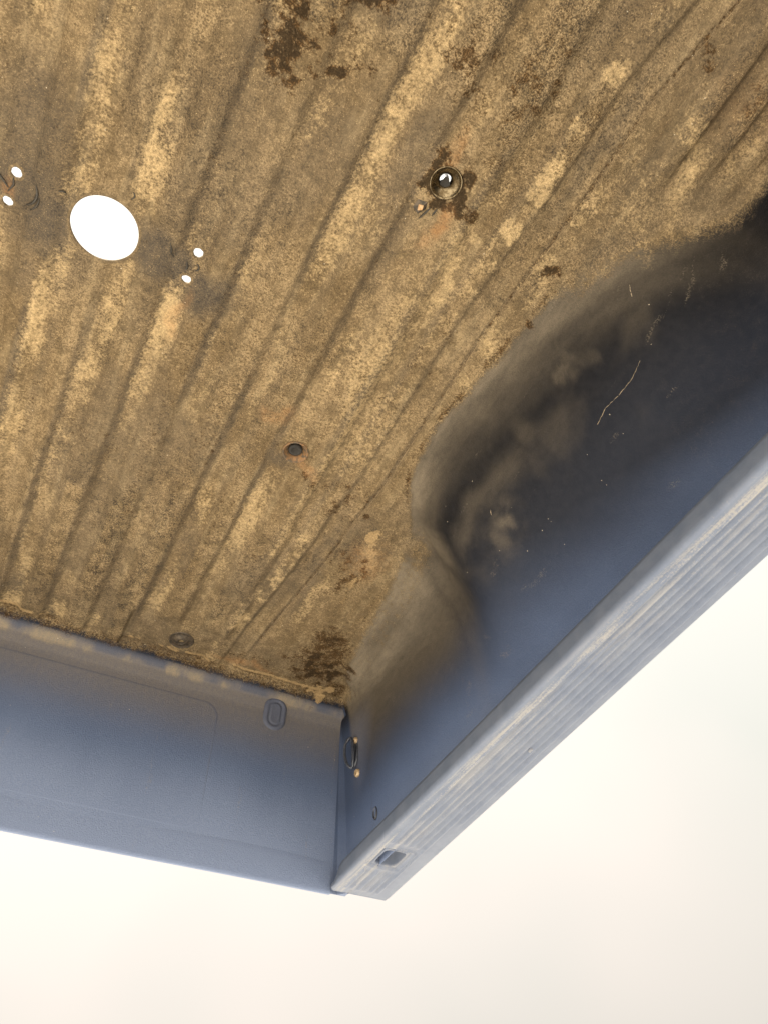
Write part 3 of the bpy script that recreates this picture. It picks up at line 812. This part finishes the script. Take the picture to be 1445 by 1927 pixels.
    pf.append(tuple(range(4 * n, 5 * n)))
    p = mesh_obj("stake_pocket", pv, pf, M_RAIL, o)
    at = p.data.attributes.new('worn', 'FLOAT', 'POINT'); at.data.foreach_set('value', [.35] * (3 * n) + [0.0] * (2 * n))
    return o
rail_r = make_rail(1, liner)
rail_l = make_rail(-1, liner)
rail_r["label"] = "ridged top rail of the near side wall, blue haze in its colour"
# screw in the rail
sx, sy = float(rail_x(.93, .70)), .93
v, f = lathe([(.0062, 0.0), (.0060, .0018), (.0045, .0030), (.0022, .0034), (.0015, .0016), (.0, .0016)], 20)
o = mesh_obj("rail_screw", [(sx + x, sy + y, ZR - h) for x, y, h in v], f, M_RAIL, rail_r)
give_attr(o, worn=.3)

# ------------------------------------------------------------------ parts on the walls
def wall_y(x, z):
    """front-wall surface y at height z"""
    d = FLOOR_Z - z
    yy = np.linspace(1.5, 1.575, 600)
    return float(np.interp(d, depth(np.full(600, x), yy) + np.arange(600) * 1e-9, yy))
# embossed oval knock-out on the front wall
oz, ox = FLOOR_Z - .090, .533
y_a, y_b = wall_y(ox, oz + .03), wall_y(ox, oz - .03)
tilt = Vector((0, y_b - y_a, -.06)).normalized()      # down the wall
nrm = Vector((1, 0, 0)).cross(tilt); nrm = nrm if nrm.y < 0 else -nrm
def stadium(hw, hl, n=40):
    out = []
    for k in range(n):
        a = 2 * math.pi * k / n
        c, s = math.cos(a), math.sin(a)
        out.append((hw * c, hw * s + (hl - hw) * (1 if s > 0 else -1)))
    return out
prof = [(0, -.001), (-.002, .0025), (-.006, .0042), (-.010, .0040), (-.0125, .0012), (-.0145, .0012), (-.0160, .0034), (-.0185, .0040), (-.0215, .0034)]
org = Vector((ox, (y_a + y_b) / 2 - .0005, oz))
v, f = [], []
n = 40
for (off, h) in prof:
    for (a, b_) in stadium(.0285 + off, .042 + off, n): v.append(tuple(org + Vector((1, 0, 0)) * a + tilt * b_ + nrm * h))
for i in range(len(prof) - 1):
    for k in range(n):
        k2 = (k + 1) % n; f.append((i * n + k, i * n + k2, (i + 1) * n + k2, (i + 1) * n + k))
f.append(tuple(range((len(prof) - 1) * n, len(prof) * n)))
o = mesh_obj("oval_knockout", v, f, M_LINER, front_part)
give_attr(o, dust=.0, wear=0.0, crust=0.0, stain=0.0, rust=0.0, chalk=.36, film=.2, grey=0.0)  # chalk: painted blue lens haze

# shallow band along the top of the front wall
bv, bf = [], []
xs = np.linspace(2 * XC - .70, .70, 120)
prof = [(.070, .001), (.064, .0), (.054, -.0008), (.030, -.0014), (.006, -.0020), (.0, -.0015), (-.0008, .002), (.0, .006)]
for x in xs:
    for (up, off) in prof:
        z = ZR + max(up, .0005); bv.append((x, wall_y(min(max(x, 2 * XC - .68), .68), z) + off + .0008 * math.sin(x * 9), ZR + up - .001))
mB = len(prof)
for i in range(len(xs) - 1):
    for j in range(mB - 1): bf.append((i * mB + j, i * mB + j + 1, (i + 1) * mB + j + 1, (i + 1) * mB + j))
o = mesh_obj("top_band", bv, bf, M_LINER, front_part)
give_attr(o, dust=.0, wear=0.0, crust=0.0, stain=0.0, rust=0.0, chalk=1.0, film=0.0, grey=0.0)  # chalk: painted blue lens haze at full strength

# shallow pressed panel on the front wall, its rounded corner near the knock-out
pan_v, pan_f = [], []
PX0, PX1, PD0, PD1, PR = 2 * XC - .40, .400, .100, .40, .035
outl = []
for (cx_, cd_, a0) in ((PX1 - PR, PD0 + PR, -90), (PX1 - PR, PD1 - PR, 0), (PX0 + PR, PD1 - PR, 90), (PX0 + PR, PD0 + PR, 180)):
    for k in range(9):
        a = math.radians(a0 + 90 * k / 8); outl.append((cx_ + PR * math.cos(a), cd_ + PR * math.sin(a)))
def ring(off, h):
    mx_, md_ = (PX0 + PX1) / 2, (PD0 + PD1) / 2
    for (x, d_) in outl:
        x2 = x - off * (1 if x > mx_ else -1) * 1.0; d2 = d_ - off * (1 if d_ > md_ else -1)
        pan_v.append((x2, wall_y(min(x2, .66), FLOOR_Z - d2) - h, FLOOR_Z - d2))
ring(0, -.0006); ring(.003, .0005); ring(.009, -.0006)
nO = len(outl)
for lv in range(2):
    for k in range(nO): pan_f.append((lv * nO + k, lv * nO + (k + 1) % nO, (lv + 1) * nO + (k + 1) % nO, (lv + 1) * nO + k))
pan = mesh_obj("pressed_panel_edge", pan_v, pan_f, M_LINER, front_part)
vals = [FLOOR_Z - v_[2] for v_ in pan_v]
give_attr(pan, dust=0.0, wear=0.0, crust=0.0, stain=0.0, rust=0.0, film=.0, grey=0.0)
at = pan.data.attributes.new('chalk', 'FLOAT', 'POINT'); at.data.foreach_set('value', [float(.30 + .70 * sst(.05, .47, d_)) for d_ in vals])  # chalk: painted blue lens haze, same gradient as the front wall
at = pan.data.attributes['film']; at.data.foreach_set('value', [float(.42 * (1 - sst(.06, .22, d_))) for d_ in vals])

# tie-down loop in the chamfered corner
def corner_pt(q_, z):
    """point on the side wall by the corner: q_ along the wall, height z"""
    d = FLOOR_Z - z
    return Vector((.705 + d / 16.0, 1.489 - q_, z))
cn = Vector((-1.0, 0.0, .06)).normalized()
pts = []
zt, zb_ = FLOOR_Z - .150, FLOOR_Z - .215
for k in range(28):
    a = 2 * math.pi * k / 28
    c, s = math.cos(a), math.sin(a)
    z = (zt + zb_) / 2 + s * .038
    pts.append(corner_pt(.002 + c * .011, z) + cn * (.010 + .012 * max(0, -c)))
v, f = tube(pts, .0034, 8, closed=True)
tie = mesh_obj("tie_down_loop", v, f, M_TIE, side_r)
for (q_, dz, r_) in ((.012, .030, .0075), (.010, -.052, .0095)):
    o_ = corner_pt(q_, (zt + zb_) / 2 + dz)
    v, f = lathe([(r_, -.002), (r_, .003), (r_ * .85, .0055), (r_ * .45, .0062), (r_ * .35, .0035), (0, .0035)], 20)
    mesh_obj("bolt_head", xf(v, frame(o_, cn)), f, M_BOLT, tie)
v, f = lathe([(.020, -.001), (.020, .002), (.018, .003), (.0, .003)], 32)
Mx = frame(corner_pt(.004, (zt + zb_) / 2 + .004), cn)
mesh_obj("loop_plate", xf([(x * 2.0 if abs(Mx[2][0]) > .5 else x * .8, y * .8 if abs(Mx[2][0]) > .5 else y * 2.0, z) for x, y, z in v], Mx), f, M_TIE, tie)
# small oval eyelet in the side wall near the rail
ez = FLOOR_Z - .362; ey = 1.41
ex = .705 + .362 / 16
v, f = lathe([(.012, -.001), (.0118, .002), (.0105, .003), (.009, .002), (.0085, -.001), (.0, -.001)], 32)
o = mesh_obj("wall_eyelet", xf([(x * .75, y * 1.25, z) for x, y, z in v], frame((ex, ey, ez), (-1, 0, .06), (0, 1, 0))), f, M_TIE, side_r)
